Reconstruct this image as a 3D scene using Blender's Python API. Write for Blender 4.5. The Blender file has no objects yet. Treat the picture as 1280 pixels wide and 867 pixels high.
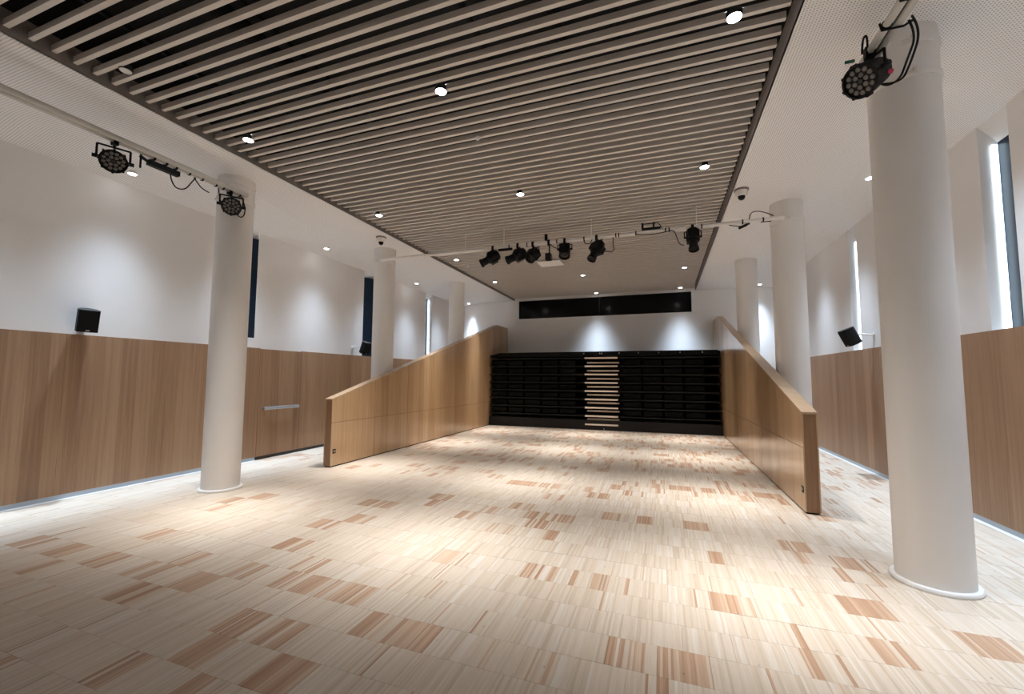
import bpy, bmesh, math, random
from mathutils import Vector, Matrix
random.seed(7)
S = bpy.context.scene
COL = S.collection

# ------------------------------------------------------------------ camera
FPX, CAMH = 525.12, 1.6
yaw, pit, rol = [math.radians(a) for a in (19.678, 4.161, 0.3276)]
F = Vector((-math.sin(yaw)*math.cos(pit), math.cos(yaw)*math.cos(pit), math.sin(pit)))
Rt = Vector((math.cos(yaw), math.sin(yaw), 0))
Up = Rt.cross(F)
Rr = math.cos(rol)*Rt + math.sin(rol)*Up
Uu = -math.sin(rol)*Rt + math.cos(rol)*Up
cd = bpy.data.cameras.new('camera'); cam = bpy.data.objects.new('camera', cd); COL.objects.link(cam)
cd.sensor_fit = 'HORIZONTAL'; cd.sensor_width = 36; cd.lens = FPX/1280*36; cd.clip_start = .05
M = Matrix((Rr, Uu, -F)).transposed().to_4x4(); M.translation = (0, 0, CAMH)
cam.matrix_world = M
S.camera = cam

def floor_at(px, py):                       # measured spot in the photograph -> place on the floor
    d = Rr*((px-640)/FPX) - Uu*((py-433.5)/FPX) + F
    t = -CAMH/d.z
    return d.x*t, d.y*t

# ------------------------------------------------------------------ world, exposure, lamp powers
w = bpy.data.worlds.new('world'); S.world = w; w.use_nodes = True
w.node_tree.nodes['Background'].inputs[0].default_value = (.03, .06, .12, 1)
w.node_tree.nodes['Background'].inputs[1].default_value = .5
S.view_settings.view_transform = 'Standard'; S.view_settings.look = 'None'
S.view_settings.exposure = 1.1; S.view_settings.gamma = 1
try: S.view_settings.use_curve_mapping = False
except Exception: pass
S.cycles.diffuse_bounces = 7; S.cycles.max_bounces = 12
S.cycles.use_denoising = True
S.cycles.sample_clamp_indirect = 6
P_MAIN, P_WASH_L, P_WASH_R, P_BACK = 620, 420, 370, 1500
C_MAIN, C_WASH = (1, .97, .935), (.68, .83, 1)

# ------------------------------------------------------------------ dimensions (metres)
XL, XR, YB, YF = -7.365, 3.405, 15.0, -3.0
WAIN, SKIRT = 2.14, .06
ZC, ZSL, ZWL, ZWR = 4.52, 4.58, 4.39, 4.46
PXL, PXR = -5.26, 1.077
FINL, FINR = (-5.70, -5.54), (1.58, 1.74)
SEATY = 13.22

# ------------------------------------------------------------------ helpers
def tag(o, label=None, cat=None, group=None, kind=None):
    if label: o['label'] = label
    if cat: o['category'] = cat
    if group: o['group'] = group
    if kind: o['kind'] = kind
    return o
def thing(name, loc, label, cat, group=None, rot=None):
    o = bpy.data.objects.new(name, None); COL.objects.link(o)
    o.location = loc; o.empty_display_size = .1
    if rot is not None: o.rotation_euler = rot
    return tag(o, label, cat, group)
def box(bm, a, b, mi=0):
    x0, y0, z0 = a; x1, y1, z1 = b
    v = [bm.verts.new(p) for p in ((x0,y0,z0),(x1,y0,z0),(x1,y1,z0),(x0,y1,z0),(x0,y0,z1),(x1,y0,z1),(x1,y1,z1),(x0,y1,z1))]
    for f in ((0,3,2,1),(4,5,6,7),(0,1,5,4),(1,2,6,5),(2,3,7,6),(3,0,4,7)):
        bm.faces.new([v[i] for i in f]).material_index = mi
def prism(bm, poly, axis, a, b, mi=0):
    """extrude a 2D polygon along an axis (0=x,1=y,2=z) from a to b"""
    def P(u, v, c): return {0:(c,u,v),1:(u,c,v),2:(u,v,c)}[axis]
    A = [bm.verts.new(P(u,v,a)) for u,v in poly]; Bv = [bm.verts.new(P(u,v,b)) for u,v in poly]
    n = len(poly)
    fs = [bm.faces.new(A), bm.faces.new(Bv)]
    for i in range(n): fs.append(bm.faces.new((A[i],A[(i+1)%n],Bv[(i+1)%n],Bv[i])))
    for f in fs: f.material_index = mi
    bmesh.ops.recalc_face_normals(bm, faces=fs)
def frame_of(d):
    d = d.normalized(); a = Vector((0,0,1)) if abs(d.z) < .9 else Vector((1,0,0))
    u = d.cross(a).normalized(); return u, d.cross(u).normalized()
def rings(bm, pts, rad, seg=12, cap=True, mi=0):
    pts = [Vector(p) for p in pts]; R = []
    u = None
    for i, p in enumerate(pts):
        d = (pts[min(i+1,len(pts)-1)] - pts[max(i-1,0)])
        if d.length < 1e-9: d = Vector((0,0,1))
        if u is None: u, v = frame_of(d)
        else:
            dn = d.normalized(); u = (u - dn*u.dot(dn)).normalized(); v = dn.cross(u)
        r = rad[i] if isinstance(rad, (list, tuple)) else rad
        R.append([bm.verts.new(p + u*(r*math.cos(2*math.pi*k/seg)) + v*(r*math.sin(2*math.pi*k/seg))) for k in range(seg)])
    fs = []
    for i in range(len(R)-1):
        for k in range(seg): fs.append(bm.faces.new((R[i][k],R[i][(k+1)%seg],R[i+1][(k+1)%seg],R[i+1][k])))
    if cap:
        fs.append(bm.faces.new(R[0][::-1])); fs.append(bm.faces.new(R[-1]))
    for f in fs: f.material_index = mi
    bmesh.ops.recalc_face_normals(bm, faces=fs)
def lathe(bm, prof, seg=32, c=(0,0,0), mi=0):
    """profile of (r,z) revolved about z through c"""
    R = []
    for r, z in prof:
        R.append([bm.verts.new((c[0]+max(r,1e-4)*math.cos(2*math.pi*k/seg), c[1]+max(r,1e-4)*math.sin(2*math.pi*k/seg), c[2]+z)) for k in range(seg)])
    fs = []
    for i in range(len(R)-1):
        for k in range(seg): fs.append(bm.faces.new((R[i][k],R[i][(k+1)%seg],R[i+1][(k+1)%seg],R[i+1][k])))
    if abs(prof[0][0]-prof[-1][0]) < 1e-6 and prof[0][0] > .001:      # a ring: close it on itself
        for k in range(seg): fs.append(bm.faces.new((R[-1][k],R[-1][(k+1)%seg],R[0][(k+1)%seg],R[0][k])))
    else:
        fs.append(bm.faces.new(R[0][::-1])); fs.append(bm.faces.new(R[-1]))
    for f in fs: f.material_index = mi
    bmesh.ops.recalc_face_normals(bm, faces=fs)
def mk(name, bm, mat, parent=None, org=None, smooth=False, bevel=0):
    if org is not None: bmesh.ops.translate(bm, verts=bm.verts, vec=-Vector(org))
    me = bpy.data.meshes.new(name); bm.to_mesh(me); bm.free()
    for m in (mat if isinstance(mat, (list, tuple)) else [mat]): me.materials.append(m)
    if smooth:
        me.polygons.foreach_set('use_smooth', [True]*len(me.polygons))
        try: me.set_sharp_from_angle(angle=math.radians(40))
        except Exception: pass
    o = bpy.data.objects.new(name, me); COL.objects.link(o)
    if parent: o.parent = parent
    if bevel:
        b = o.modifiers.new('bevel', 'BEVEL'); b.width = bevel; b.segments = 2; b.limit_method = 'ANGLE'
    return o
def part(name, mat, parent, build, org=None, smooth=False, bevel=0):
    bm = bmesh.new(); build(bm); return mk(name, bm, mat, parent, org, smooth, bevel)
def copy_tree(o, parent=None):
    c = o.copy(); COL.objects.link(c); c.parent = parent
    for ch in list(o.children): copy_tree(ch, c)
    return c

# ------------------------------------------------------------------ materials
def new(name):
    m = bpy.data.materials.new(name); m.use_nodes = True
    nt = m.node_tree; return m, nt, nt.nodes['Principled BSDF']
def N(nt, t, **kw):
    n = nt.nodes.new(t)
    for k, v in kw.items(): setattr(n, k, v)
    return n
def plain(name, col, rough=.5, metal=0, spec=.5, coat=0, noise=0, nscale=8, emit=None, estr=0):
    m, nt, b = new(name)
    b.inputs['Base Color'].default_value = (*col, 1); b.inputs['Roughness'].default_value = rough
    b.inputs['Metallic'].default_value = metal; b.inputs['Specular IOR Level'].default_value = spec
    b.inputs['Coat Weight'].default_value = coat; b.inputs['Coat Roughness'].default_value = .15
    if noise:
        g = N(nt, 'ShaderNodeNewGeometry'); n = N(nt, 'ShaderNodeTexNoise'); n.inputs['Scale'].default_value = nscale; n.inputs['Detail'].default_value = 4
        nt.links.new(g.outputs['Position'], n.inputs['Vector'])
        r = N(nt, 'ShaderNodeMapRange'); r.inputs['To Min'].default_value = 1-noise; r.inputs['To Max'].default_value = 1+noise
        nt.links.new(n.outputs['Fac'], r.inputs['Value'])
        x = N(nt, 'ShaderNodeMix', data_type='RGBA', blend_type='MULTIPLY'); x.inputs['Factor'].default_value = 1
        x.inputs[6].default_value = (*col, 1); nt.links.new(r.outputs[0], x.inputs[7]); nt.links.new(x.outputs[2], b.inputs['Base Color'])
    if emit:
        b.inputs['Emission Color'].default_value = (*emit, 1); b.inputs['Emission Strength'].default_value = estr
    return m
def ramp(nt, stops):
    r = N(nt, 'ShaderNodeValToRGB'); e = r.color_ramp.elements
    e[0].position, e[0].color = stops[0][0], (*stops[0][1], 1); e[1].position, e[1].color = stops[-1][0], (*stops[-1][1], 1)
    for p, c in stops[1:-1]: x = e.new(p); x.color = (*c, 1)
    return r
def math_node(nt, op, a, b=None, c=None):
    n = N(nt, 'ShaderNodeMath', operation=op)
    for i, v in enumerate((a, b, c)):
        if v is None: continue
        if isinstance(v, (int, float)): n.inputs[i].default_value = v
        else: nt.links.new(v, n.inputs[i])
    return n.outputs[0]
def veneer(name, dark, mid, light, leaf=.19, rough=.38, coat=.25):
    """vertical-grain wood veneer: leaves of slightly different tone, long fine streaks up z"""
    m, nt, b = new(name); g = N(nt, 'ShaderNodeNewGeometry')
    sp = N(nt, 'ShaderNodeSeparateXYZ'); nt.links.new(g.outputs['Position'], sp.inputs[0])
    along = math_node(nt, 'ADD', sp.outputs[1], math_node(nt, 'MULTIPLY', sp.outputs[0], .83))
    cb = N(nt, 'ShaderNodeCombineXYZ'); nt.links.new(math_node(nt, 'MULTIPLY', along, 26), cb.inputs[0]); nt.links.new(math_node(nt, 'MULTIPLY', sp.outputs[2], .55), cb.inputs[1])
    n1 = N(nt, 'ShaderNodeTexNoise'); n1.inputs['Scale'].default_value = 1; n1.inputs['Detail'].default_value = 6; n1.inputs['Roughness'].default_value = .65; n1.inputs['Distortion'].default_value = .4
    nt.links.new(cb.outputs[0], n1.inputs['Vector'])
    cb2 = N(nt, 'ShaderNodeCombineXYZ'); nt.links.new(math_node(nt, 'MULTIPLY', along, 150), cb2.inputs[0]); nt.links.new(math_node(nt, 'MULTIPLY', sp.outputs[2], 3), cb2.inputs[1])
    n2 = N(nt, 'ShaderNodeTexNoise'); n2.inputs['Scale'].default_value = 1; n2.inputs['Detail'].default_value = 3
    nt.links.new(cb2.outputs[0], n2.inputs['Vector'])
    wn = N(nt, 'ShaderNodeTexWhiteNoise', noise_dimensions='1D'); nt.links.new(math_node(nt, 'FLOOR', math_node(nt, 'DIVIDE', along, leaf)), wn.inputs['W'])
    t = math_node(nt, 'ADD', math_node(nt, 'MULTIPLY', n1.outputs['Fac'], .62), math_node(nt, 'MULTIPLY', n2.outputs['Fac'], .22))
    t = math_node(nt, 'ADD', t, math_node(nt, 'MULTIPLY', wn.outputs['Value'], .2))
    r = ramp(nt, [(.3, dark), (.52, mid), (.75, light)]); nt.links.new(t, r.inputs[0]); nt.links.new(r.outputs[0], b.inputs['Base Color'])
    b.inputs['Roughness'].default_value = rough; b.inputs['Coat Weight'].default_value = coat; b.inputs['Coat Roughness'].default_value = .12 if coat > .5 else .22
    return m
def parquet(name, red):
    """lamella strips along y, colour picked per strip and row; red = share of reddish strips"""
    m, nt, b = new(name); g = N(nt, 'ShaderNodeNewGeometry')
    sp = N(nt, 'ShaderNodeSeparateXYZ'); nt.links.new(g.outputs['Position'], sp.inputs[0])
    row = math_node(nt, 'FLOOR', math_node(nt, 'DIVIDE', math_node(nt, 'SUBTRACT', sp.outputs[1], ROW0), ROWP))
    cb = N(nt, 'ShaderNodeCombineXYZ')
    nt.links.new(math_node(nt, 'FLOOR', math_node(nt, 'DIVIDE', sp.outputs[0], .0145)), cb.inputs[0]); nt.links.new(row, cb.inputs[1])
    wn = N(nt, 'ShaderNodeTexWhiteNoise', noise_dimensions='3D'); nt.links.new(cb.outputs[0], wn.inputs['Vector'])
    # neighbouring strips come from one board now and then
    cbb = N(nt, 'ShaderNodeCombineXYZ'); nt.links.new(math_node(nt, 'FLOOR', math_node(nt, 'DIVIDE', sp.outputs[0], .061)), cbb.inputs[0]); nt.links.new(row, cbb.inputs[1]); cbb.inputs[2].default_value = 5
    wb = N(nt, 'ShaderNodeTexWhiteNoise', noise_dimensions='3D'); nt.links.new(cbb.outputs[0], wb.inputs['Vector'])
    v = math_node(nt, 'ADD', math_node(nt, 'MULTIPLY', wn.outputs['Value'], .72), math_node(nt, 'MULTIPLY', wb.outputs['Value'], .28))
    pale = ramp(nt, [(.08, (.59, .49, .385)), (.3, (.665, .57, .465)), (.5, (.69, .60, .50)), (.72, (.71, .625, .535)), (.94, (.75, .70, .635))])
    nt.links.new(v, pale.inputs[0])
    rd = ramp(nt, [(.1, (.43, .26, .17)), (.45, (.525, .35, .24)), (.75, (.60, .43, .31)), (.95, (.66, .53, .41))])
    nt.links.new(v, rd.inputs[0])
    isr = math_node(nt, 'LESS_THAN', math_node(nt, 'FRACT', math_node(nt, 'MULTIPLY', math_node(nt, 'ADD', math_node(nt, 'MULTIPLY', wn.outputs['Value'], .025), wb.outputs['Value']), 7.31)), red)
    mx = N(nt, 'ShaderNodeMix', data_type='RGBA'); nt.links.new(isr, mx.inputs['Factor']); nt.links.new(pale.outputs[0], mx.inputs[6]); nt.links.new(rd.outputs[0], mx.inputs[7])
    # grain along the strip and small dark knots
    gc = N(nt, 'ShaderNodeCombineXYZ'); nt.links.new(math_node(nt, 'MULTIPLY', sp.outputs[0], 220), gc.inputs[0]); nt.links.new(math_node(nt, 'MULTIPLY', sp.outputs[1], 7), gc.inputs[1])
    gn = N(nt, 'ShaderNodeTexNoise'); gn.inputs['Scale'].default_value = 1; gn.inputs['Detail'].default_value = 3; nt.links.new(gc.outputs[0], gn.inputs['Vector'])
    gr = N(nt, 'ShaderNodeMapRange'); gr.inputs['To Min'].default_value = .84; gr.inputs['To Max'].default_value = 1.14; nt.links.new(gn.outputs['Fac'], gr.inputs['Value'])
    m2 = N(nt, 'ShaderNodeMix', data_type='RGBA', blend_type='MULTIPLY'); m2.inputs['Factor'].default_value = 1; nt.links.new(mx.outputs[2], m2.inputs[6]); nt.links.new(gr.outputs[0], m2.inputs[7])
    vo = N(nt, 'ShaderNodeTexVoronoi'); vo.inputs['Scale'].default_value = 1
    vc = N(nt, 'ShaderNodeCombineXYZ'); nt.links.new(math_node(nt, 'MULTIPLY', sp.outputs[0], 11), vc.inputs[0]); nt.links.new(math_node(nt, 'MULTIPLY', sp.outputs[1], 6), vc.inputs[1]); nt.links.new(vc.outputs[0], vo.inputs['Vector'])
    kn = N(nt, 'ShaderNodeMapRange'); kn.inputs['From Min'].default_value = .03; kn.inputs['From Max'].default_value = .075; kn.inputs['To Min'].default_value = .55; kn.inputs['To Max'].default_value = 0; nt.links.new(vo.outputs['Distance'], kn.inputs['Value'])
    wv = N(nt, 'ShaderNodeTexWhiteNoise', noise_dimensions='3D'); nt.links.new(vo.outputs['Position'], wv.inputs['Vector'])
    kf = math_node(nt, 'MULTIPLY', kn.outputs[0], math_node(nt, 'LESS_THAN', wv.outputs['Value'], .35))
    m3 = N(nt, 'ShaderNodeMix', data_type='RGBA'); m3.inputs[7].default_value = (.22, .11, .05, 1); nt.links.new(kf, m3.inputs['Factor']); nt.links.new(m2.outputs[2], m3.inputs[6])
    nt.links.new(m3.outputs[2], b.inputs['Base Color'])
    b.inputs['Roughness'].default_value = .42; b.inputs['Specular IOR Level'].default_value = .35
    return m
def perforated(name, col):
    m, nt, b = new(name); g = N(nt, 'ShaderNodeNewGeometry')
    a = N(nt, 'ShaderNodeVectorMath', operation='MULTIPLY'); a.inputs[1].default_value = (40, 40, 0); nt.links.new(g.outputs['Position'], a.inputs[0])
    fr = N(nt, 'ShaderNodeVectorMath', operation='FRACTION'); nt.links.new(a.outputs[0], fr.inputs[0])
    su = N(nt, 'ShaderNodeVectorMath', operation='SUBTRACT'); su.inputs[1].default_value = (.5, .5, 0); nt.links.new(fr.outputs[0], su.inputs[0])
    le = N(nt, 'ShaderNodeVectorMath', operation='LENGTH'); nt.links.new(su.outputs[0], le.inputs[0])
    mr = N(nt, 'ShaderNodeMapRange'); mr.inputs['From Min'].default_value = .17; mr.inputs['From Max'].default_value = .24; nt.links.new(le.outputs['Value'], mr.inputs['Value'])
    mx = N(nt, 'ShaderNodeMix', data_type='RGBA'); mx.inputs[6].default_value = (.32, .305, .30, 1); mx.inputs[7].default_value = (*col, 1)
    nt.links.new(mr.outputs[0], mx.inputs['Factor']); nt.links.new(mx.outputs[2], b.inputs['Base Color'])
    b.inputs['Roughness'].default_value = .7
    return m

ROW0, ROWP = 1.42, .2735
M_white = plain('white_plaster', (.85, .835, .825), .75, noise=.02, nscale=3)
M_ceil = perforated('perforated_white_ceiling', (.90, .88, .87))
M_col = plain('white_column_paint', (.80, .775, .75), .45, noise=.03, nscale=2.5)
M_wain = veneer('brown_wood_veneer', (.25, .135, .072), (.35, .205, .115), (.44, .275, .165), rough=.45, coat=.1)
M_fin = veneer('honey_wood_veneer', (.39, .235, .118), (.535, .345, .188), (.64, .44, .26), leaf=.235, rough=.3, coat=.8)
M_fincap = veneer('pale_wood_edge', (.40, .27, .16), (.52, .37, .24), (.60, .46, .32), rough=.35)
M_finend = veneer('brown_wood_edge', (.20, .10, .045), (.28, .15, .07), (.34, .19, .10), rough=.45)
M_groove = plain('dark_joint', (.05, .028, .014), .8)
M_slat = plain('grey_beige_slat', (.70, .645, .59), .5, noise=.03, nscale=5)
M_frame = plain('taupe_frame', (.22, .20, .185), .6)
M_void = plain('black_void', (.008, .008, .008), .9)
M_metal = plain('brushed_aluminium', (.52, .56, .60), .28, metal=1)
M_steel = plain('steel', (.55, .55, .56), .3, metal=1)
M_alu = plain('blue_grey_aluminium_skirting', (.42, .47, .52), .35, metal=.6)
M_brightwhite = plain('bright_white', (.9, .9, .9), .4)
M_black = plain('black_metal', (.005, .005, .0055), .5, spec=.22)
M_blackm = plain('black_matt', (.006, .006, .0065), .8, spec=.25)
M_dark = plain('charcoal', (.03, .03, .032), .5)
M_cable = plain('black_cable', (.006, .006, .006), .6, spec=.2)
M_pipe = plain('white_pipe', (.85, .82, .79), .35)
M_pipe2 = plain('cream_grey_pipe', (.58, .56, .52), .35)
M_glass = plain('night_glass', (.007, .018, .034), .32, spec=.25)
M_glassb = plain('black_glass', (.003, .003, .0035), .12, spec=.25)
M_lens = plain('downlight_lens', (.9, .95, 1), .3, emit=(.92, .97, 1), estr=14)
M_led = plain('led_strip', (1, 1, 1), .3, emit=(.72, .88, 1), estr=2.0)
M_off = plain('off_white_plastic', (.75, .73, .70), .4)
M_parlens = plain('par_lens_cells', (.16, .148, .136), .3, spec=.5)
M_nosing = plain('pale_step_nosing', (.92, .80, .68), .35)
M_seat = plain('seating_black', (.0035, .0035, .0036), .7, spec=.2)
M_seatl = plain('seating_edge', (.010, .009, .0088), .55, spec=.3)
M_green = plain('green_tape', (.01, .12, .07), .5)
M_red = plain('pink_tape', (.6, .02, .1), .5)
M_glint = plain('bright_metal_catch', (.7, .72, .8), .2, metal=1)
PQ = [parquet('parquet_pale', .012), parquet('parquet_mixed', .38), parquet('parquet_red', .76)]

# ================================================================== FLOOR
bm = bmesh.new(); box(bm, (XL-.3, YF-.2, -.2), (XR+.3, YB+.2, -.012)); 
floor = mk('floor', bm, plain('floor_bed', (.12, .08, .05), .9)); tag(floor, 'floor of pale strip parquet laid in short rows', kind='structure')
RED = [(20,683),(60,692),(105,706),(165,735),(205,707),(255,694),(300,706),(262,727),(383,727),(440,743),(512,788),(290,775),(340,782),(250,815),(143,838),
       (407,660),(470,646),(285,626),(325,618),(490,627),(545,625),(655,634),(680,650),(775,607),(862,610),(760,641),(800,646),(850,650),(1050,706),(1235,795),
       (560,622),(700,646),(330,864),(920,745),(985,687),(640,600),(690,607),(560,586),(610,596)]
MIX = [(1075,714),(1068,750),(1010,812),(1045,800),(185,672),(470,780),(330,560),(540,700),(770,740),(900,700),(1120,820),(730,600),(600,640),(820,610),(700,620),(60,715),(420,735),(1005,690),(960,650),(790,820),(620,850),(215,850)]
redpos = [floor_at(*p) for p in RED]; mixpos = [floor_at(*p) for p in MIX]
panels = []
j0 = int((YF-ROW0)/ROWP)-1
rp = random.Random(3)
for j in range(j0, 70):
    ya = ROW0 + j*ROWP; yb = ya + ROWP
    if yb > YB+.1: break
    x = XL - rp.random()*.28
    while x < XR:
        wdt = .283
        xa, xb = max(x, XL), min(x+wdt, XR)
        x += wdt
        if xb-xa < .02: continue
        cx, cy = (xa+xb)/2, (ya+yb)/2
        u = rp.random(); farp = .035 if cy < 6 else .28 if cy < 8 else .55
        mi = 2 if u < (0 if cy < 6.5 else .05 if cy < 8 else .14) else 1 if u < farp else 0
        if any(abs(cx-p[0]) < .145 and abs(cy-p[1]) < .14 for p in redpos): mi = 2
        elif any(abs(cx-p[0]) < .145 and abs(cy-p[1]) < .14 for p in mixpos): mi = 1
        panels.append((xa, xb, ya, yb, mi, cx, cy))
def in_view(cx, cy):
    d = Vector((cx, cy, -CAMH)); z = d.dot(F)
    if z < .2: return False
    px, py = 640+FPX*d.dot(Rr)/z, 433.5-FPX*d.dot(Uu)/z
    return -20 < px < 1300 and py < 885
order = sorted(range(len(panels)), key=lambda i: (0 if in_view(panels[i][5], panels[i][6]) else 1, panels[i][5]**2+panels[i][6]**2))
near = set(i for i in order[:300])
G = .0006
def pmesh(mi, wx):
    b = bmesh.new(); box(b, (-wx/2+G, -ROWP/2+G, -.012), (wx/2-G, ROWP/2-G, 0))
    me = bpy.data.meshes.new('parquet_panel'); b.to_mesh(me); b.free(); me.materials.append(PQ[mi]); return me
cache = {}
bm = bmesh.new()
for i, (xa, xb, ya, yb, mi, cx, cy) in enumerate(panels):
    dz = rp.uniform(-.0005, .0003)
    if i in near:
        k = (mi, round(xb-xa, 3))
        if k not in cache: cache[k] = pmesh(mi, xb-xa)
        o = bpy.data.objects.new('parquet_panel', cache[k]); COL.objects.link(o); o.location = (cx, cy, dz); o.parent = floor
    else:
        box(bm, (xa+G, ya+G, -.012), (xb-G, yb-G, dz), mi)
o = mk('parquet_field', bm, PQ, floor); tag(o, kind='stuff')

# ================================================================== WALLS
# slot windows: (side, near y, far y, sill z, pane depth near, pane depth far, led side)
SLOT_L = [(5.46, 5.90, 2.33, .17, .008, 'near'), (8.98, 9.42, WAIN, .17, .008, 'near'), (12.06, 12.47, WAIN, .17, .17, 'far')]
SLOT_R = [(5.63, 6.07, WAIN, .17, .17, 'far'), (9.25, 9.62, WAIN, .17, .17, 'far'), (12.77, 13.19, WAIN, .17, .17, 'far')]
def side_wall(name, xw, sgn, slots, zw, desc):
    """sgn: +1 = wall body lies towards +x"""
    bm = bmesh.new(); T = .34
    def slab(y0, y1, z0, z1):
        xs = sorted((xw, xw+sgn*T)); box(bm, (xs[0], y0, z0), (xs[1], y1, z1))
    y = YF
    for (a, b_, sill, d0, d1, led) in slots:
        slab(y, a, 0, 5.4); slab(a, b_, 0, sill-.002)
        # lintel with a head that slopes down towards the pane
        prism(bm, [(xw, zw), (xw+sgn*.17, 4.25), (xw+sgn*T, 4.25), (xw+sgn*T, 5.4), (xw, 5.4)], 1, a, b_)
        xs = sorted((xw+sgn*.20, xw+sgn*T)); box(bm, (xs[0], a, sill-.002), (xs[1], b_, 4.25))
        y = b_
    slab(y, YB+.2, 0, 5.4)
    o = mk(name, bm, M_white); tag(o, desc, kind='structure'); return o
wl = side_wall('wall_left', XL, -1, SLOT_L, ZWL, 'white plaster wall with wooden wainscot and door')
wr = side_wall('wall_right', XR, 1, SLOT_R, ZWR, 'white plaster wall with brown wooden wainscot')
def wainscot(wall, xw, sgn, cuts, skip=()):
    for y0, y1 in zip(cuts[:-1], cuts[1:]):
        if (y0, y1) in skip: continue
        xs = sorted((xw, xw-sgn*.02))
        part('wood_panel', M_wain, wall, lambda b: box(b, (xs[0], y0+.0015, SKIRT), (xs[1], y1-.0015, WAIN)))
wainscot(wl, XL, -1, [YF, -1.6, -.4, .8, 2.0, 3.2, 4.4, 5.2, 6.03, 7.02, 7.76, 8.96, 10.16, 11.36, 12.56, 13.76, YB], skip=((6.03, 7.02),))
wainscot(wr, XR, 1, [YF, -1.6, -.4, .8, 2.0, 3.2, 4.4, 5.6, 6.8, 8.0, 9.2, 10.4, 11.6, 12.8, 14.0, YB])
for nm, xw, sgn in (('baseboard_left', XL, -1), ('baseboard_right', XR, 1)):
    xs = sorted((xw, xw-sgn*.012)); bm = bmesh.new(); box(bm, (xs[0], YF, .004), (xs[1], 6.02 if sgn < 0 else YB, SKIRT)); tag(mk(nm, bm, M_alu), 'recessed aluminium skirting', kind='structure')
for nm, xw, sgn in (('caustic_strip_1', XL, -1), ('caustic_strip_2', XR, 1)):  # added white strips imitate the light line the skirting reflects onto the floor
    xs = sorted((xw-sgn*.012, xw-sgn*.075)); bm = bmesh.new(); box(bm, (xs[0], YF, 0), (xs[1], 6.02 if sgn < 0 else YB, .004)); tag(mk(nm, bm, M_brightwhite), 'added white strip imitating light reflected onto the floor edge', kind='structure')
tag(part('baseboard_left', M_dark, None, lambda b: box(b, (XL, 6.03, .004), (XL+.012, YB, SKIRT))), 'dark skirting under the door and beyond', kind='structure')
# door in the wainscot with push bar
dr = thing('door_1', (XL, 6.525, 0), None, None); tag(dr, 'flush wooden door in the wainscot with a steel push bar', kind='structure')
part('door_leaf', M_wain, dr, lambda b: box(b, (XL, 6.034, SKIRT), (XL+.022, 7.016, WAIN-.012)), org=dr.location)
pb = part('push_bar', M_metal, dr, lambda b: rings(b, [(XL+.075, 6.11, .975), (XL+.075, 6.94, .975)], .03, 14), org=dr.location, smooth=True)
for yy in (6.15, 6.90):
    part('bar_bracket', M_steel, dr, lambda b: box(b, (XL+.02, yy-.03, .945), (XL+.085, yy+.03, 1.005)), org=dr.location, bevel=.006)
# end wall with control-room window strip
WX0, WX1, WZ0, WZ1 = -5.09, .955, 3.81, 4.49
bm = bmesh.new()
box(bm, (XL-.3, YB, 0), (XR+.3, YB+.25, WZ0)); box(bm, (XL-.3, YB, WZ1), (XR+.3, YB+.25, 5.4))
box(bm, (XL-.3, YB, WZ0), (WX0, YB+.25, WZ1)); box(bm, (WX1, YB, WZ0), (XR+.3, YB+.25, WZ1))
tag(mk('wall_back', bm, M_white), 'white end wall above the folded seating', kind='structure')
w7 = thing('window_7', ((WX0+WX1)/2, YB+.05, WZ0), None, None); tag(w7, 'long dark control room window high on the end wall', kind='structure')
part('pane', M_glassb, w7, lambda b: box(b, (WX0+.02, YB+.05, WZ0+.02), (-2.085, YB+.06, WZ1-.02)), org=w7.location)
part('pane', M_glassb, w7, lambda b: box(b, (-2.055, YB+.05, WZ0+.02), (WX1-.02, YB+.06, WZ1-.02)), org=w7.location)
part('mullion', M_black, w7, lambda b: box(b, (-2.085, YB+.03, WZ0+.02), (-2.055, YB+.07, WZ1-.02)), org=w7.location)
def fr(b):
    box(b, (WX0, YB+.002, WZ0), (WX1, YB+.07, WZ0+.02)); box(b, (WX0, YB+.002, WZ1-.02), (WX1, YB+.07, WZ1))
    box(b, (WX0, YB+.002, WZ0+.02), (WX0+.02, YB+.07, WZ1-.02)); box(b, (WX1-.02, YB+.002, WZ0+.02), (WX1, YB+.07, WZ1-.02))
part('window_frame', M_blackm, w7, fr, org=w7.location)
bm = bmesh.new(); box(bm, (XL-.3, YF-.2, 0), (XR+.3, YF, 5.4)); tag(mk('wall_front', bm, M_white), 'white wall opposite the seating', kind='structure')
# slot window panes and their LED strips
wi = 0
for xw, sgn, slots, side in ((XL, -1, SLOT_L, 'wall with the door'), (XR, 1, SLOT_R, 'wall without a door')):
    for si, (a, b_, sill, d0, d1, led) in enumerate(slots):
        wi += 1
        t = thing('window_%d' % wi, (xw+sgn*.1, (a+b_)/2, sill), None, None); tag(t, 'narrow floor-to-ceiling slot window in the white wall', kind='structure')
        part('pane', M_glass, t, lambda bb: prism(bb, [(xw+sgn*d0, a), (xw+sgn*d1, b_), (xw+sgn*(d1+.02), b_), (xw+sgn*(d0+.02), a)], 2, sill, 4.26), org=t.location)
        yl = a+.012 if led == 'near' else b_-.012
        dd = .10 if led == 'near' else .135
        xs = sorted((xw+sgn*(dd-.022), xw+sgn*(dd+.022)))
        s = part('led_strip', M_led, None, lambda bb: box(bb, (xs[0], yl-.008, sill+.02), (xs[1], yl+.008, 4.22)))
        tag(s, 'cool white LED strip in slot of the %s, %s' % (side, ('farthest from seating', 'halfway along', 'nearest the seating')[si]), 'light strip', 'LED strips in the slot windows')

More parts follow.
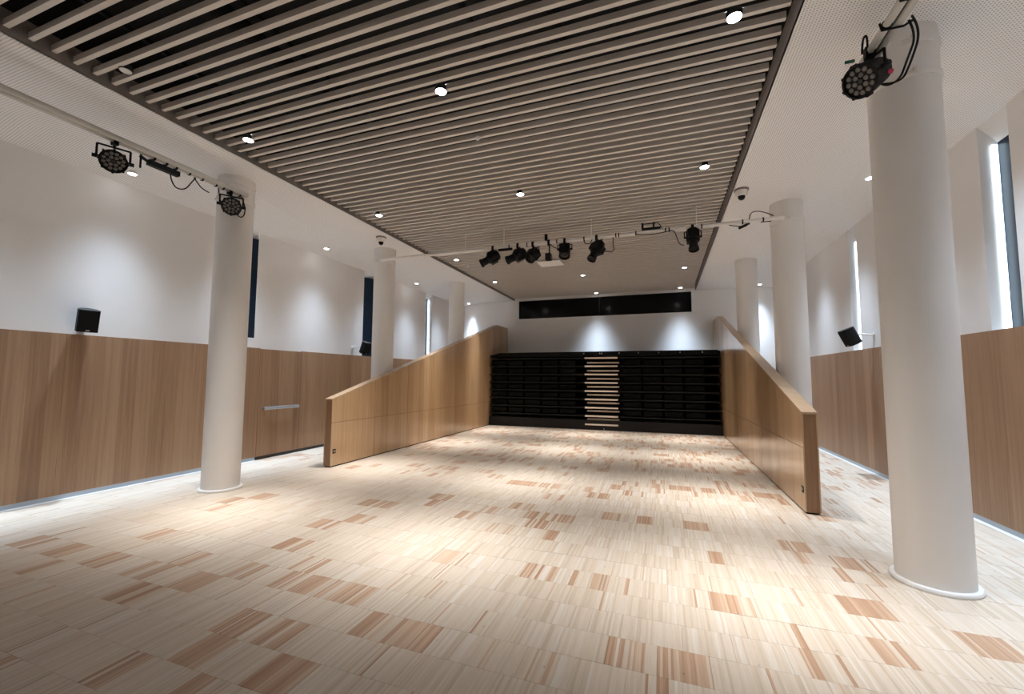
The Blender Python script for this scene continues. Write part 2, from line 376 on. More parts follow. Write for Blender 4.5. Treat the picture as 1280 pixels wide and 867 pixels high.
# ================================================================== CEILING
bm = bmesh.new()
def quad(*p):
    v = [bm.verts.new(q) for q in p]; bm.faces.new((v[0], v[1], v[2])); bm.faces.new((v[0], v[2], v[3]))
def aisle(xw, zw, slots, xedge, nearv, farv, x0):
    wallp, inn = [(xw, YF, zw)], [(x0, YF, ZC)]
    for (a, b_, *_r) in slots:
        wallp += [(xw, a, zw), (xw, b_, zw)]
        inn += [(xw+nearv[0], a+nearv[1], ZC), (xw+farv[0], b_+farv[1], ZC)]
    wallp.append((xw, YB, zw)); inn.append((x0, YB, ZC))
    for i in range(len(wallp)-1):
        quad(wallp[i], wallp[i+1], inn[i+1], inn[i])
        quad(inn[i], inn[i+1], (xedge, inn[i+1][1], ZC), (xedge, inn[i][1], ZC))
aisle(XL, ZWL, SLOT_L, PXL, (.55, -1.5), (1.3, -1.3), -6.6)
aisle(XR, ZWR, SLOT_R, PXR, (-.7, -1.6), (-.9, -1.05), 2.7)
for f in bm.faces:
    if f.normal.length == 0: f.normal_update()
bmesh.ops.recalc_face_normals(bm, faces=bm.faces)
ceil = mk('ceiling', bm, M_ceil); tag(ceil, 'white perforated ceiling with a recessed panel of slats', kind='structure')
tag(part('trim_3', M_frame, None, lambda b: box(b, (PXL-.015, YF, ZC), (PXL, YB, 4.74))), 'taupe side frame of the slat ceiling', kind='structure')
tag(part('trim_4', plain('lit_taupe_frame', (.38, .35, .34), .6), None, lambda b: box(b, (PXR, YF, ZC), (PXR+.015, YB, 4.72))), 'taupe side frame of the slat ceiling', kind='structure')  # same frame as opposite, lighter colour stands in for light on this face
def void(b):
    box(b, (PXL-.3, YF, 5.25), (PXR+.3, YB, 5.3)); box(b, (PXL-.3, YF, 4.74), (PXL-.015, YB, 5.25)); box(b, (PXR+.015, YF, 4.72), (PXR+.3, YB, 5.25))
vo = part('ceiling_void', M_void, None, void); tag(vo, 'black plenum above the slats', kind='structure')
b0 = bmesh.new(); box(b0, (PXL+.002, -.02, 0), (1.022, .02, .06)); sm = bpy.data.meshes.new('slat'); b0.to_mesh(sm); b0.free(); sm.materials.append(M_slat)
SLP, SL0 = .151, 1.735
k = -18
while SL0 + k*SLP < YB-.03:
    o = bpy.data.objects.new('slat', sm); COL.objects.link(o); o.location = (0, SL0+k*SLP, ZSL); o.parent = ceil; k += 1
for x in (-4.4, -3.2, -1.5, -.3):
    part('carrier_rail', M_blackm, ceil, lambda b: box(b, (x-.02, YF, ZSL+.062), (x+.02, YB, ZSL+.10)))
for x, z, r in ((-3.8, 4.98, .1), (-.9, 5.02, .07), (.35, 4.95, .05)):
    part('service_pipe', M_blackm, ceil, lambda b: rings(b, [(x, YF, z), (x, YB, z)], r, 12), smooth=True)

# downlights
def spot_lamp(parent, loc, power, col, lobe, rad=.045):
    """reflector lamp aimed down; intensity falls off as a bell over the two beam widths lobe = (x, y) in degrees"""
    l = bpy.data.lights.new('lamp', 'SPOT'); l.energy = power; l.color = col; l.spot_size = math.radians(130); l.spot_blend = .5; l.shadow_soft_size = rad
    l.use_nodes = True; nt = l.node_tree; em = nt.nodes['Emission']
    tc = N(nt, 'ShaderNodeTexCoord'); sx = N(nt, 'ShaderNodeSeparateXYZ'); nt.links.new(tc.outputs['Normal'], sx.inputs[0])
    q = []
    for k in (0, 1):
        t = math_node(nt, 'DIVIDE', math_node(nt, 'DIVIDE', sx.outputs[k], sx.outputs[2]), math.tan(math.radians(lobe[k])))
        q.append(math_node(nt, 'MULTIPLY', t, t))
    nt.links.new(math_node(nt, 'POWER', 2.71828, math_node(nt, 'MULTIPLY', math_node(nt, 'ADD', q[0], q[1]), -1)), em.inputs['Strength'])
    o = bpy.data.objects.new('lamp', l); COL.objects.link(o); o.location = loc; o.parent = parent
    return o
def downlight(x, y, z, r, label, group, power, col, lobe, lit=True, white=False):
    t = thing('downlight', (x, y, z), label, 'downlight', group)
    part('trim_ring', M_off if white else M_dark, t, lambda b: lathe(b, [(r*.97, .0), (r*.97, -.003), (r*1.06, -.003), (r*1.08, 0), (r*1.06, .05), (r*.97, .05)], 24), smooth=True)
    part('lens', M_lens if lit else M_off, t, lambda b: lathe(b, [(0, -.004), (r*.96, -.004), (r*.96, .02), (0, .02)], 24), smooth=True)
    if lit: spot_lamp(t, (0, 0, -.03), power, col, lobe)
    return t
GS = 'round downlights between the ceiling slats'
for y in (3.68, 6.29, 9.40, 12.0):
    for x in (-4.87, -2.12, .615):
        downlight(x, y, 4.572, .058, 'round lit slat-ceiling downlight, %s from the seating, %s' % ({3.68: 'fourth row', 6.29: 'third row', 9.40: 'second row', 12.0: 'first row'}[y], {-4.87: 'on the door side', -2.12: 'down the middle', .615: 'away from the door'}[x]), GS, P_MAIN, C_MAIN, (16.5, 13.5))
for x in (-2.13, .61):
    downlight(x, 14.68, 4.572, .058, 'round lit downlight between the slats right above the end wall', 'downlights grazing the end wall', P_BACK, C_WASH, (17, 9))
downlight(-4.89, 2.40, 4.572, .05, 'unlit round downlight between the first slats near the perforated ceiling', None, 0, C_MAIN, (20, 20), lit=False)
for i, (x, y) in enumerate(((-2.11, 4.585), (-4.86, 10.03), (-4.87, 6.12))):
    t = thing('smoke_detector', (x, y, ZSL), ('small round white detector on the middle of the slat ceiling', 'small round white detector on the slats behind the lighting bar', 'tiny round white detector beside a downlight at the slat edge')[i], 'detector')
    part('base', M_off, t, lambda b: lathe(b, [(.035, 0), (.035, -.012), (.028, -.016), (0, -.016)], 18), smooth=True)
    part('sensor', M_off, t, lambda b: lathe(b, [(.02, -.016), (.018, -.035), (0, -.04)], 18), smooth=True)
YW = [3.61+1.832*i for i in range(-2, 7)]
NTH = ['first', 'second', 'third', 'fourth', 'fifth', 'sixth', 'seventh', 'eighth', 'ninth', 'tenth']
def zsoff(x, xw, zw, run=.75): return zw + (ZC-zw)*min(1, abs(x-xw)/run)
for y in YW:
    if y < YB:
        downlight(-7.02, y, 4.447, .05, 'small round wall-washing downlight above the door wall, %s from the end wall' % NTH[len(YW)-1-YW.index(y)], 'wall washers above the door wall', P_WASH_L, C_WASH, (11.6, 23), white=True)
        downlight(2.88, y, 4.505, .05, 'small round wall-washing downlight above the doorless wall, %s from the end wall' % NTH[len(YW)-1-YW.index(y)], 'wall washers opposite the door wall', P_WASH_R, C_WASH, (16.4, 21), white=True)

# white square panel on the slats
t = thing('ceiling_panel', (-2.67, 10.37, 4.535), 'thin white square panel fixed under the slats behind the stage lights', 'panel')
part('plate', M_brightwhite, t, lambda b: box(b, (-.3, -.24, 0), (.3, .24, .02)), bevel=.004)
for sx in (-.22, .22):
    part('bracket', M_off, t, lambda b: box(b, (sx-.015, -.2, .02), (sx+.015, .2, .045)))

# ================================================================== COLUMNS
def column(x, y, label, bands):
    t = thing('column', (x, y, 0), label, 'column', None)
    part('shaft', M_col, t, lambda b: rings(b, [(0,0,0), (0,0,ZC+.0)], .236, 64), smooth=True)
    part('base_collar', M_brightwhite, t, lambda b: lathe(b, [(.237, 0), (.268, 0), (.272, .008), (.272, .022), (.264, .032), (.237, .034)], 64), smooth=True)
    for z in bands:
        bd = part('strap_band', M_col, t, lambda b: lathe(b, [(.236, z-.03), (.246, z-.03), (.249, z-.02), (.249, z+.02), (.246, z+.03), (.236, z+.03)], 64), smooth=True)
        part('band_bolt', M_slat, bd, lambda b: (rings(b, [(-.10,-.246,z-.012), (-.02,-.262,z-.012)], .009, 8), box(b, (-.04,-.268,z-.022), (-.022,-.24,z+.022))))
    return t
column(-5.97, 4.37, 'white round column beside the wash lights on the door side of the hall', (4.17, 4.42))
column(2.0, 4.385, 'white round column with strap bands behind a single black wash light', (4.10, 4.38))
column(-5.97, 7.97, 'white round column behind the low end of the barrier on the door side', (4.2,))
column(2.0, 7.97, 'white round column at the low end of the barrier away from the door', (4.2,))
column(-5.97, 11.57, 'white round column behind the high end of the barrier on the door side', ())
column(2.0, 11.57, 'white round column behind the high end of the barrier away from the door', ())

# ================================================================== SLOPED BARRIERS
def ztop(y): return 1.205 + (3.475-1.205)*min(1, (y-6.02)/(13.95-6.02))
def barrier(xi, xo, label):
    """xi: face towards the hall, xo: outer face"""
    s = 1 if xo > xi else -1
    t = thing('sloped_barrier', ((xi+xo)/2, 6.02, 0), label, 'partition', None); O = t.location
    y0, y1 = 6.02, YB-.004
    xs = sorted((xi+s*.014, xo-s*.014))
    part('core', M_groove, t, lambda b: prism(b, [(y0+.014, .012), (y1, .012), (y1, ztop(y1)-.03), (13.95, ztop(13.95)-.03), (y0+.014, ztop(y0+.014)-.03)], 0, xs[0], xs[1]), org=O)
    cuts = [y0, 7.2, 8.375, 9.55, 10.725, 11.9, 13.075, 14.25, y1]
    for fa, fb in ((xi, xi+s*.014), (xo-s*.014, xo)):
        x0, x1 = sorted((fa, fb))
        for a, b_ in zip(cuts[:-1], cuts[1:]):
            g = .004
            part('wood_panel', M_fin, t, lambda b: box(b, (x0, a+g*(a > y0), .02), (x1, b_-g, .775)), org=O)
            pts = [(a+g*(a > y0), .781), (b_-g, .781), (b_-g, ztop(b_-g)-.026)]
            if a < 13.95 < b_: pts.append((13.95, ztop(13.95)-.026))
            pts.append((a+g*(a > y0), ztop(a+g)-.026))
            part('wood_panel', M_fin, t, lambda b: prism(b, pts, 0, x0, x1), org=O)
    ex = sorted((xi+s*.0145, xo-s*.0145))
    part('end_panel', M_finend, t, lambda b: box(b, (ex[0], y0+.001, .02), (ex[1], y0+.0135, ztop(y0)-.026)), org=O)
    cx = sorted((xi-s*.002, xo+s*.002))
    cp = part('cap', M_fincap, t, lambda b: prism(b, [(y0-.004, ztop(y0)-.025), (y0-.004, ztop(y0)), (13.95, ztop(13.95)), (y1, ztop(y1)), (y1, ztop(y1)-.025), (13.95, ztop(13.95)-.025)], 0, cx[0], cx[1]), org=O)
    tag(cp, 'pale wood top edge')
    ot = part('power_outlet', M_black, t, lambda b: box(b, *[tuple(v) for v in (Vector((min(xi-s*.006, xi), 6.06, .235)), Vector((max(xi-s*.006, xi), 6.135, .31)))]), org=O, bevel=.003)
    part('socket', M_steel, ot, lambda b: box(b, (min(xi-s*.009, xi-s*.006), 6.075, .255), (max(xi-s*.009, xi-s*.006), 6.12, .29)), org=O)
    part('shadow_gap', M_blackm, t, lambda b: box(b, (xs[0], y0+.02, 0), (xs[1], y1, .02)), org=O)
barrier(FINL[1], FINL[0], 'sloping honey wood barrier beside the folded seating on the door side')
barrier(FINR[0], FINR[1], 'sloping honey wood barrier beside the folded seating away from the door')

# ================================================================== FOLDED SEATING
SX0, SX1 = FINL[1]+.012, FINR[0]-.012
st = thing('folded_seating', ((SX0+SX1)/2, SEATY, 0), 'black telescopic seating folded into a wall of tiers with pale aisle steps', 'seating'); O = st.location
ZT = [.165+.2575*i for i in range(9)]
part('front_fascia', M_seatl, st, lambda b: box(b, (SX0, SEATY, .004), (SX1, SEATY+.03, .30)), org=O, bevel=.004)
part('rear_body', M_blackm, st, lambda b: box(b, (SX0, SEATY+.75, .004), (SX1, YB-.01, 2.30)), org=O)
part('top_deck', M_seat, st, lambda b: prism(b, [(SX0, 2.28), (SX0+.0, 2.34), (SX0+.35, 2.43), (SX1-.1, 2.43), (SX1, 2.40), (SX1, 2.28)], 1, SEATY+.05, YB-.012), org=O)
AX0, AX1 = -2.30, -1.29
for i, z in enumerate(ZT):
    if i:
        for xa, xb in ((SX0, AX0-.04), (AX1+.06, SX1)):
            part('tier_edge', M_seatl, st, lambda b: box(b, (xa, SEATY+.004, z-.02), (xb, SEATY+.05, z+.015)), org=O)
    for xa, xb in ((SX0, AX0-.04), (AX1+.06, SX1)):
        part('tier_deck', M_seat, st, lambda b: box(b, (xa, SEATY+.05, z-.025), (xb, SEATY+.74, z-.012)), org=O)
    part('step_nosing', M_nosing, st, lambda b: box(b, (AX0, SEATY-.012, z-.024), (AX1, SEATY+.05, z+.024)), org=O, bevel=.004)
    if i < 8:
        part('half_step', M_nosing, st, lambda b: box(b, (AX0+.0, SEATY+.42, z+.10), (AX1+.0, SEATY+.56, z+.148)), org=O, bevel=.004)
b0 = bmesh.new(); box(b0, (-.262, 0, 0), (.262, .05, .155)); box(b0, (-.24, .05, -.02), (.24, .22, .04))
bmesh.ops.bevel(b0, geom=b0.edges[:], offset=.012, segments=1, affect='EDGES')
sb = bpy.data.meshes.new('seat_back'); b0.to_mesh(sb); b0.free(); sb.materials.append(M_seat)
for z in ZT[:-1]:
    for xs_ in ([SX0+.32+.585*k for k in range(5)], [AX1+.42+.585*k for k in range(4)]):
        for x in xs_:
            o = bpy.data.objects.new('seat_back', sb); COL.objects.link(o); o.location = (x-O.x, .10, z+.035); o.parent = st
for x in (-2.33, -1.83, -1.77, -1.24, -.67, -.09, .50, 1.10):
    part('catch', M_glint, st, lambda b: box(b, (x-.014, SEATY+.03, 2.35), (x+.014, SEATY+.05, 2.385)), org=O, bevel=.004)
part('floor_bolt', M_glint, st, lambda b: box(b, (-1.73, SEATY-.006, .03), (-1.70, SEATY, .06)), org=O)

# ================================================================== LOUDSPEAKERS
def speaker(loc, yaw_, pitch_, wall_pt, label):
    t = thing('loudspeaker', loc, label, 'loudspeaker', None)
    t.rotation_euler = (0, math.radians(pitch_), math.radians(yaw_))
    w_, h_, d_ = .105, .15, .21          # faces +x
    prof = [(0, -w_), (0, w_), (-d_*.45, w_*.98), (-d_*.8, w_*.72), (-d_, w_*.3), (-d_, -w_*.3), (-d_*.8, -w_*.72), (-d_*.45, -w_*.98)]
    part('cabinet', M_black, t, lambda b: prism(b, prof, 2, -h_, h_), smooth=False, bevel=.006)
    g = part('grille', M_blackm, t, lambda b: box(b, (0, -w_*.94, -h_*.95), (.008, w_*.94, h_*.95)), bevel=.004)
    part('badge', M_steel, g, lambda b: box(b, (.008, -.018, -h_*.86), (.0095, .018, -h_*.80)))
    inv = (Matrix.Rotation(math.radians(yaw_), 4, 'Z') @ Matrix.Rotation(math.radians(pitch_), 4, 'Y')).inverted()
    q = inv @ (Vector(wall_pt)-Vector(loc))
    part('wall_bracket', M_off, t, lambda b: rings(b, [(-d_+.01, 0, 0), q*.6+Vector((-d_*.4,0,0)), q], .014, 10), smooth=True)
    part('wall_plate', M_off, t, lambda b: rings(b, [q, q + (inv.to_3x3() @ Vector((.018 if wall_pt[0] < 0 else -.018, 0, 0)))], .04, 16), smooth=True)
speaker((-7.13, 3.31, 2.31), -14, 13, (XL+.003, 3.36, 2.33), 'black wall loudspeaker above the plain wainscot, casting a long shadow')
speaker((-7.00, 8.74, 2.30), -4, 20, (XL+.003, 8.62, 2.33), 'black wall loudspeaker tilted on a bracket near the second column')
speaker((3.03, 8.90, 2.31), 184, 24, (XR-.003, 8.78, 2.36), 'black wall loudspeaker tilted down on the wall without a door')

# ================================================================== DOME CAMERAS
def dome(x, y, label):
    t = thing('dome_camera', (x, y, ZC), label, 'camera', None)
    part('base', M_frame, t, lambda b: lathe(b, [(.105, 0), (.105, -.018), (.095, -.028), (0, -.028)], 28), smooth=True)  # dark base colour imitates the shadow ring above the white housing
    hs = part('housing', M_off, t, lambda b: lathe(b, [(.09, -.028), (.085, -.075), (.062, -.105), (0, -.11)], 28), smooth=True)
    part('dome', M_glassb, t, lambda b: lathe(b, [(.052, -.10), (.05, -.128), (.039, -.152), (.018, -.167), (0, -.17)], 24), smooth=True)
dome(1.205, 7.13, 'white dome camera with a black eye on the ceiling away from the door')
dome(-5.50, 7.19, 'white dome camera with a black eye on the ceiling on the door side')

# ================================================================== LIGHTING BARS
ZP = 4.2
def bar_thing(p0, p1, label, double, hangers):
    p0, p1 = Vector(p0), Vector(p1)
    t = thing('lighting_bar', p0, label, 'lighting bar', None)
    d = (p1-p0).normalized(); side = Vector((d.y, -d.x, 0))
    part('pipe', M_pipe2 if double else M_pipe, t, lambda b: rings(b, [p0, p1], .026 if double else .032, 18), org=p0, smooth=True)
    if double:
        part('cable_channel', M_pipe2, t, lambda b: rings(b, [p0+side*.078+Vector((0,0,.004)), p1+side*.078+Vector((0,0,.004))], .030, 18), org=p0, smooth=True)
        part('gap_shade', plain('gap_shade_grey', (.10, .098, .095), .6), t, lambda b: rings(b, [p0+side*.0405+Vector((0,0,-.004)), p1+side*.0405+Vector((0,0,-.004))], .0065, 10), org=p0, smooth=True)  # added dark strip that stands in for shade between the two pipes
    for h in hangers:
        q = p0 + d*h
        part('hanger_rod', M_pipe, t, lambda b: rings(b, [q, Vector((q.x, q.y, ZSL if abs(d.x) > .5 else ZC))], .008, 8), org=p0, smooth=True)
    return t
LBX, RBX, FBY = -5.68, 1.60, 7.70
bar_thing((LBX, YF, ZP), (LBX, 4.26, ZP), 'white lighting bar hung along the door side, ending at the column', True, (1.0, 2.6, 4.0))
bar_thing((RBX, YF, ZP), (RBX, 4.20, ZP), 'white double lighting bar beside the column away from the door', True, (1.2, 2.8))
bar_thing((-5.86, FBY, ZP), (1.90, FBY, ZP), 'long white lighting bar across the hall below the slats', False, (2.07, 2.92, 4.66, 6.46))
def loops(name, mat, pts_list, r, label, cat, group=None):
    for k, pts in enumerate(pts_list):
        cu = bpy.data.curves.new(name, 'CURVE'); cu.dimensions = '3D'; cu.bevel_depth = r; cu.bevel_resolution = 2; cu.use_fill_caps = True
        sp = cu.splines.new('NURBS'); sp.points.add(len(pts)-1); sp.use_endpoint_u = True; sp.order_u = 3
        for q, p in zip(sp.points, pts): q.co = (*p, 1)
        o = bpy.data.objects.new(name, cu)
        dg = None
        COL.objects.link(o)
        me = bpy.data.meshes.new_from_object(o)
        bpy.data.objects.remove(o); me.materials.clear(); me.materials.append(mat)
        o = bpy.data.objects.new(name, me); COL.objects.link(o)
        tag(o, label if isinstance(label, str) else label[k], cat, group)
def clamp(bm, c, axis):
    c = Vector(c); r = .027 if axis == 'y' else .033; q = r+.006
    for (a0, a1, z0, z1) in ((-q, q, r, q), (-q, q, -q-.02, -r), (-q, -r, -r, r), (r, q, -r, r)):   # four plates round the pipe
        if axis == 'y': box(bm, c+Vector((a0, -.022, z0)), c+Vector((a1, .022, z1)))
        else: box(bm, c+Vector((-.022, a0, z0)), c+Vector((.022, a1, z1)))
def look(loc, target):
    """rotation whose local -z points at target, local x level"""
    d = (Vector(target)-Vector(loc)).normalized()
    return d.to_track_quat('-Z', 'Y').to_matrix()
def yoke(bm, body, half, axisv, top, r=.011):
    a = Vector(body) - axisv*half; b_ = Vector(body) + axisv*half
    at, bt = Vector((a.x, a.y, top)), Vector((b_.x, b_.y, top))
    for p, q in ((a, at), (at, bt), (bt, b_)):
        rings(bm, [p, q], r, 8)
def par_light(body, aim, barpos, label, axis='y', rad=.118, depth=.15):
    body = Vector(body); t = thing('wash_light', barpos, label, 'stage light', None); O = Vector(barpos)
    R = look(body, aim); X = R @ Vector((1,0,0)); D = R @ Vector((0,0,-1))
    def tr(b): bmesh.ops.transform(b, matrix=Matrix.Translation(body) @ R.to_4x4(), verts=b.verts)
    def hous(b):
        lathe(b, [(rad*.55, depth*.9), (rad*.8, depth*.8), (rad*.97, depth*.2), (rad, 0), (rad*1.04, -.012), (rad*1.04, -.03), (rad*.93, -.03), (rad*.90, -.012), (0, -.012)], 36)
        for k in range(8):
            a = k*math.pi/4; rings(b, [(rad*1.02*math.cos(a), rad*1.02*math.sin(a), -.034), (rad*1.02*math.cos(a), rad*1.02*math.sin(a), .03)], .012, 8)
        tr(b)
    hs = part('housing', M_black, t, hous, org=O, smooth=True)
    cells = [(0, 0)] + [(rad*.36*math.cos(a*math.pi/3), rad*.36*math.sin(a*math.pi/3)) for a in range(6)] + [(rad*.70*math.cos(a*math.pi/6+.26), rad*.70*math.sin(a*math.pi/6+.26)) for a in range(12)]
    for k, (cx, cy) in enumerate(cells):
        def cell(b):
            lathe(b, [(rad*.15, -.012), (rad*.14, -.02), (0, -.024)], 12, (cx, cy, 0)); tr(b)
        part('lens_cell', M_dark if k == 0 else M_parlens, hs, cell, org=O, smooth=True)
    top = barpos[2]-.065
    H = Vector((X.x, X.y, 0)).normalized()
    part('yoke', M_black, t, lambda b: yoke(b, body+R @ Vector((0,0,.05)), rad*1.16, H, top), org=O)
    bo = body + R @ Vector((0,0,.05))
    for s in (-1, 1):
        part('knob', M_black, t, lambda b: rings(b, [bo+H*(s*rad*1.0), bo+H*(s*(rad*1.16+.035))], .02, 10), org=O, smooth=True)
    mid = Vector((bo.x, bo.y, top))
    part('hook_clamp', M_black, t, lambda b: (clamp(b, barpos, axis), rings(b, [Vector(barpos)+Vector((0, 0, -.04)), mid], .013, 8)), org=O)
    return t
par_light((-5.68, 2.74, 3.965), (-1.6, .9, 1.2), (LBX, 2.74, ZP), 'black wash light with a ring of lens cells near a cool ceiling light')
par_light((-5.66, 4.08, 3.98), (-1.4, 1.1, 1.3), (LBX, 4.06, ZP), 'black wash light hung in front of the column on the door side')
par_light((1.54, 3.93, 3.975), (-2.6, 1.5, .9), (RBX, 3.93, ZP), 'large black wash light tangled in cables beside the banded column', rad=.125, depth=.24)

def profile_spot(x, body, aim, label, kind):
    barpos = Vector((x, FBY, ZP)); body = Vector(body)
    t = thing('profile_spot', barpos, label, 'stage light', None); O = barpos
    R = look(body, aim); body.z -= .02
    def tr(b): bmesh.ops.transform(b, matrix=Matrix.Translation(body) @ R.to_4x4() @ Matrix.Scale(1.18, 4), verts=b.verts)
    if kind == 'zoom':
        part('housing', M_black, t, lambda b: (lathe(b, [(.05, .17), (.085, .15), (.095, .08), (.095, -.02), (.075, -.05), (.07, -.05)], 20), box(b, (-.075, -.1, -.02), (.075, .1, .1)), tr(b)), org=O, smooth=True)
        part('lens_tube', M_black, t, lambda b: (lathe(b, [(.062, -.05), (.062, -.15), (.072, -.155), (.072, -.19), (.06, -.19), (.058, -.17), (0, -.17)], 24), tr(b)), org=O, smooth=True)
    else:
        part('housing', M_black, t, lambda b: (lathe(b, [(.06, .12), (.085, .1), (.09, .02), (.085, -.08), (.092, -.085), (.092, -.11), (.078, -.11), (.075, -.09), (0, -.09)], 20), box(b, (-.082, -.082, -.06), (.082, .082, .09)), tr(b)), org=O, smooth=True)
        part('lens', M_glassb, t, lambda b: (lathe(b, [(.074, -.092), (.05, -.1), (0, -.104)], 20), tr(b)), org=O, smooth=True)
    X = R @ Vector((1,0,0)); H = Vector((X.x, X.y, 0)).normalized(); top = ZP-.075
    part('yoke', M_black, t, lambda b: yoke(b, body+R @ Vector((0,0,.04)), .135, H, top, .009), org=O)
    for s in (-1, 1):
        part('knob', M_black, t, lambda b: rings(b, [body+R @ Vector((s*.08,0,.04)), body+R @ Vector((0,0,.04))+H*(s*.145)], .018, 8), org=O)
    part('hook_clamp', M_black, t, lambda b: (clamp(b, barpos, 'x'), rings(b, [barpos+Vector((0, 0, -.05)), (body.x, body.y, top)], .012, 8)), org=O)
profile_spot(-3.17, (-3.22, 7.69, 4.01), (-4.6, 7.1, 3.15), 'black zoom spot pointing sideways at the end of the row on the bar', 'zoom')
profile_spot(-2.64, (-2.66, 7.69, 4.01), (-4.0, 7.0, 3.25), 'black zoom spot pointing sideways, second along the bar', 'zoom')
profile_spot(-2.33, (-2.33, 7.69, 4.00), (-2.7, 6.9, 3.1), 'stubby black spot between the zoom spot and the drop pole', 'box')
profile_spot(-1.70, (-1.70, 7.69, 4.02), (-1.65, 7.2, 2.9), 'stubby black spot beside the drop pole, pointing down', 'box')
profile_spot(-1.10, (-1.11, 7.69, 3.97), (-1.5, 7.2, 3.0), 'black zoom spot pointing down near the middle of the bar', 'zoom')
profile_spot(.535, (.54, 7.69, 4.01), (.56, 7.3, 2.9), 'black zoom spot hanging alone near the slat edge', 'zoom')
# drop pole with box
t = thing('drop_pole_box', (-2.01, FBY, ZP), 'small black box on a pole hanging from the lighting bar', 'box'); O = t.location
part('clamp', M_black, t, lambda b: (clamp(b, O, 'x'), box(b, (-2.09, FBY-.025, ZP+.0455), (-2.04, FBY+.025, ZP+.16))), org=O)
part('pole', M_black, t, lambda b: rings(b, [(-2.0, FBY, ZP-.05), (-2.0, FBY, 3.95)], .014, 8), org=O)
part('box_body', M_black, t, lambda b: box(b, (-2.065, FBY-.09, 3.84), (-1.955, FBY+.03, 3.97)), org=O, bevel=.008)
# cradle with device on top of the bar
t = thing('cable_cradle', (-.15, FBY, ZP+.03), 'black tray of cables sitting on the lighting bar', 'tray'); O = t.location
part('tray', M_black, t, lambda b: (box(b, (-.30, FBY-.06, ZP+.034), (.02, FBY+.06, ZP+.06)), box(b, (-.30, FBY-.06, ZP+.06), (-.265, FBY+.06, ZP+.15)), box(b, (-.11, FBY-.05, ZP+.06), (-.08, FBY+.05, ZP+.15))), org=O)
part('top_rail', M_black, t, lambda b: box(b, (-.30, FBY-.01, ZP+.14), (-.05, FBY+.01, ZP+.155)), org=O)
# bars and boxes under the pipes
t = thing('power_box', (LBX, 3.22, ZP-.05), 'long black power box strapped under the bar on the door side', 'power box'); O = t.location
part('case', M_black, t, lambda b: box(b, (LBX-.035, 3.06, ZP-.115), (LBX+.035, 3.40, ZP-.05)), org=O, bevel=.008)
for yy in (3.12, 3.25, 3.36):
    part('strap', M_black, t, lambda b: lathe(b, [(.03, -.012), (.036, -.012), (.036, .012), (.03, .012)], 14) or bmesh.ops.transform(b, matrix=Matrix.Translation((LBX, yy, ZP)) @ Matrix.Rotation(math.pi/2, 4, 'X'), verts=b.verts), org=O)
part('tail_plug', M_black, t, lambda b: (rings(b, [(LBX, 2.98, ZP-.05), (LBX, 3.08, ZP-.085)], .018, 8), rings(b, [(LBX, 2.99, ZP-.03), (LBX, 2.99, ZP-.19)], .011, 8)), org=O)
tag(part('power_bar', M_black, None, lambda b: box(b, (-3.05, FBY-.03, ZP-.075), (-2.76, FBY+.02, ZP-.035)), bevel=.006), 'flat black power bar under the lighting bar between two zoom spots', 'power bar')
# pipe ties
for i, (x, y, ax) in enumerate([(LBX, 3.52, 'y'), (LBX, 3.68, 'y'), (LBX, 3.86, 'y'), (LBX, 3.96, 'y'), (LBX, 4.20, 'y'), (RBX, 3.40, 'y'), (RBX, 3.66, 'y'), (-2.82, FBY, 'x'), (-2.45, FBY, 'x'), (-1.85, FBY, 'x'), (-1.33, FBY, 'x'), (-.75, FBY, 'x'), (-.70, FBY, 'x'), (-.40, FBY, 'x'), (.10, FBY, 'x'), (.16, FBY, 'x'), (.68, FBY, 'x'), (1.30, FBY, 'x'), (1.60, FBY, 'x')]):
    bm = bmesh.new()
    wide = .11 if x == RBX else .034
    rp_ = .027 if ax == 'y' else .0335
    lathe(bm, [(rp_, -.010), (rp_+.007, -.010), (rp_+.007, .010), (rp_, .010)], 14)
    rot = Matrix.Rotation(math.pi/2, 4, 'X') if ax == 'y' else Matrix.Rotation(math.pi/2, 4, 'Y')
    bmesh.ops.transform(bm, matrix=Matrix.Translation((x, y, ZP)) @ rot, verts=bm.verts)
    if x == RBX: rings(bm, [(x-.04, y, ZP+.02), (x-.03, y, ZP-.036), (x+.10, y, ZP-.036), (x+.15, y, ZP-.01)], .008, 8)
    o = mk('cable_tie', bm, M_cable)
    tag(o, {'y': 'black tie round the white bar on the door side' if x == LBX else 'black strap round the double bar beside the banded column', 'x': 'black tie round the long cross bar under the slats'}[ax], 'tie', 'cable ties on the lighting bars ' + ('across the hall' if ax == 'x' else 'along the sides' if x == LBX else 'away from the door'))
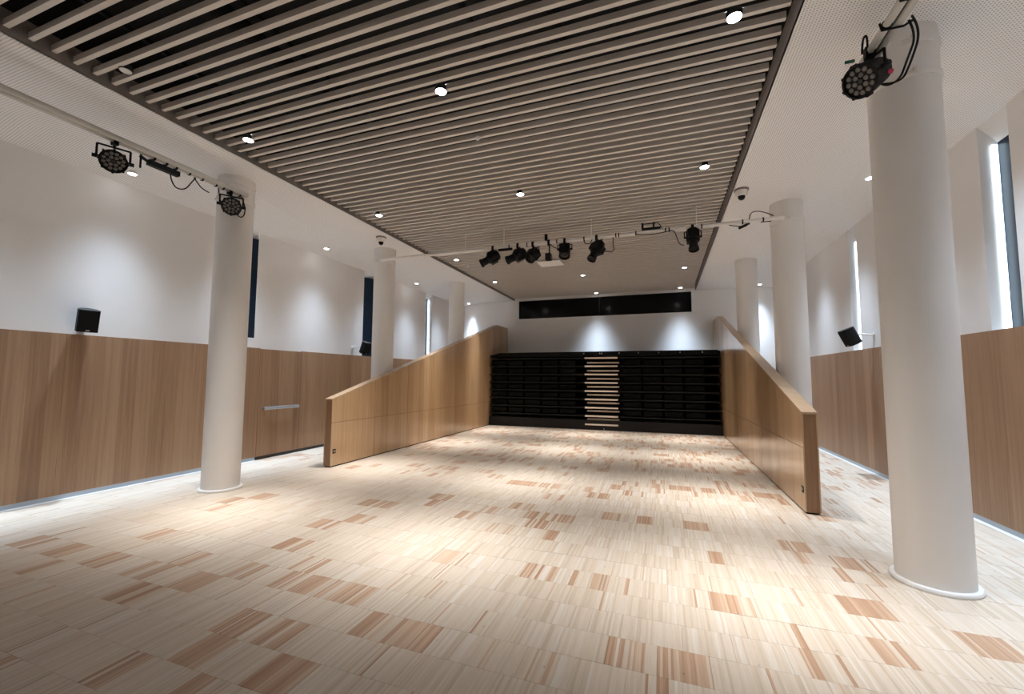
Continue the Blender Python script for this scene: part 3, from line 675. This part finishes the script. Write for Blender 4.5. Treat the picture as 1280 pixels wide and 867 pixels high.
# cables
loops('cable', M_cable, [
    [(LBX+.01, 3.30, ZP-.124), (LBX+.01, 3.33, ZP-.27), (LBX, 3.48, ZP-.25), (LBX, 3.56, ZP-.10), (LBX, 3.60, ZP-.03)],
    [(LBX, 3.58, ZP-.03), (LBX, 3.64, ZP-.10), (LBX, 3.70, ZP-.14), (LBX, 3.78, ZP-.15)],
    [(LBX, 3.90, ZP-.03), (LBX-.02, 3.93, ZP-.12), (LBX-.04, 3.98, ZP-.22), (-5.70, 4.03, 3.99)],
    [(LBX+.02, 4.22, ZP-.03), (LBX+.05, 4.26, ZP-.14), (LBX+.05, 4.26, ZP-.30), (LBX+.05, 4.18, ZP-.36), (-5.62, 4.10, 3.91)],
    [(RBX+.13, 3.66, ZP), (RBX+.20, 3.72, ZP-.08), (RBX+.22, 3.90, ZP-.14), (RBX+.20, 3.98, ZP-.26), (RBX+.08, 3.99, ZP-.28), (1.60, 3.96, 4.06)],
    [(RBX+.13, 3.62, ZP), (RBX+.22, 3.70, ZP-.06), (RBX+.25, 3.92, ZP-.16), (RBX+.22, 4.02, ZP-.27), (RBX+.06, 4.02, ZP-.22)],
    [(RBX-.06, 3.90, ZP-.03), (RBX-.07, 3.86, ZP+.08), (RBX-.03, 3.86, ZP+.10), (RBX-.02, 3.92, ZP-.04)],
    [(-1.98, FBY, ZP-.04), (-1.90, FBY-.02, ZP-.12), (-1.80, FBY, ZP-.15), (-1.74, FBY, ZP-.15)],
    [(-1.34, FBY, ZP-.02), (-1.32, FBY-.03, ZP-.11), (-1.20, FBY-.03, ZP-.12), (-1.18, FBY, ZP-.02)],
    [(-.80, FBY, ZP-.02), (-.81, FBY, ZP-.14), (-.78, FBY, ZP-.28), (-.86, FBY, ZP-.31), (-1.02, FBY, ZP-.25)],
    [(-.40, FBY-.03, ZP-.03), (-.20, FBY-.03, ZP-.065), (.05, FBY-.03, ZP-.05), (.24, FBY-.03, ZP-.02), (.28, FBY, ZP-.14), (.33, FBY, ZP-.30), (.40, FBY, ZP-.30)],
    [(-.05, FBY, ZP+.16), (0, FBY, ZP+.14), (.05, FBY, ZP+.03)],
    [(1.10, FBY, ZP-.03), (1.28, FBY, ZP-.09), (1.40, FBY, ZP-.02), (1.42, FBY, ZP+.16), (1.60, FBY, ZP+.15), (1.76, FBY+.03, ZP+.06)],
], .0075, ['black cable loop hanging from the power box on the door side', 'short black cable end under the bar past the power box', 'black cable running into the wash light by the door-side column',
  'black cable looping under the wash light by the door-side column', 'black cable loop drooping from the double bar to its wash light', 'second thinner droop of cable behind the double bar strap',
  'small black cable curl above the wash light on the double bar', 'short black cable from the drop pole to the stubby spot', 'small black cable loop below the middle of the cross bar',
  'black cable hanging beside the zoom spot in the middle of the bar', 'long black cable under the bar ending beside the lone zoom spot', 'black cable arch at the end of the tray', 'grey-black cable looping between the slat edge and the column'], 'cable')
t = thing('plug_connector', (1.42, FBY, ZP-.08), 'small black plug hanging from the cross bar near the column', 'plug'); O = t.location
part('plug_body', M_black, t, lambda b: rings(b, [(1.24, FBY-.02, ZP-.11), (1.36, FBY-.02, ZP-.06)], .022, 10), org=O, smooth=True)
part('plug_collar', M_dark, t, lambda b: rings(b, [(1.36, FBY-.02, ZP-.06), (1.40, FBY-.02, ZP-.045)], .016, 10), org=O, smooth=True)
t = thing('safety_tag', (1.49, 3.93, ZP-.05), 'small green tape tag on the wash light beside the banded column', 'tag')
part('tape', M_green, t, lambda b: box(b, (-.055, -.006, -.012), (.012, .006, .012)), bevel=.003)
t = thing('plug_tag', (1.72, 3.93, ZP-.19), 'small pink plug collar beside the banded column', 'plug')
part('collar', M_red, t, lambda b: rings(b, [(-.018, 0, 0), (.02, 0, -.005)], .016, 12), smooth=True)
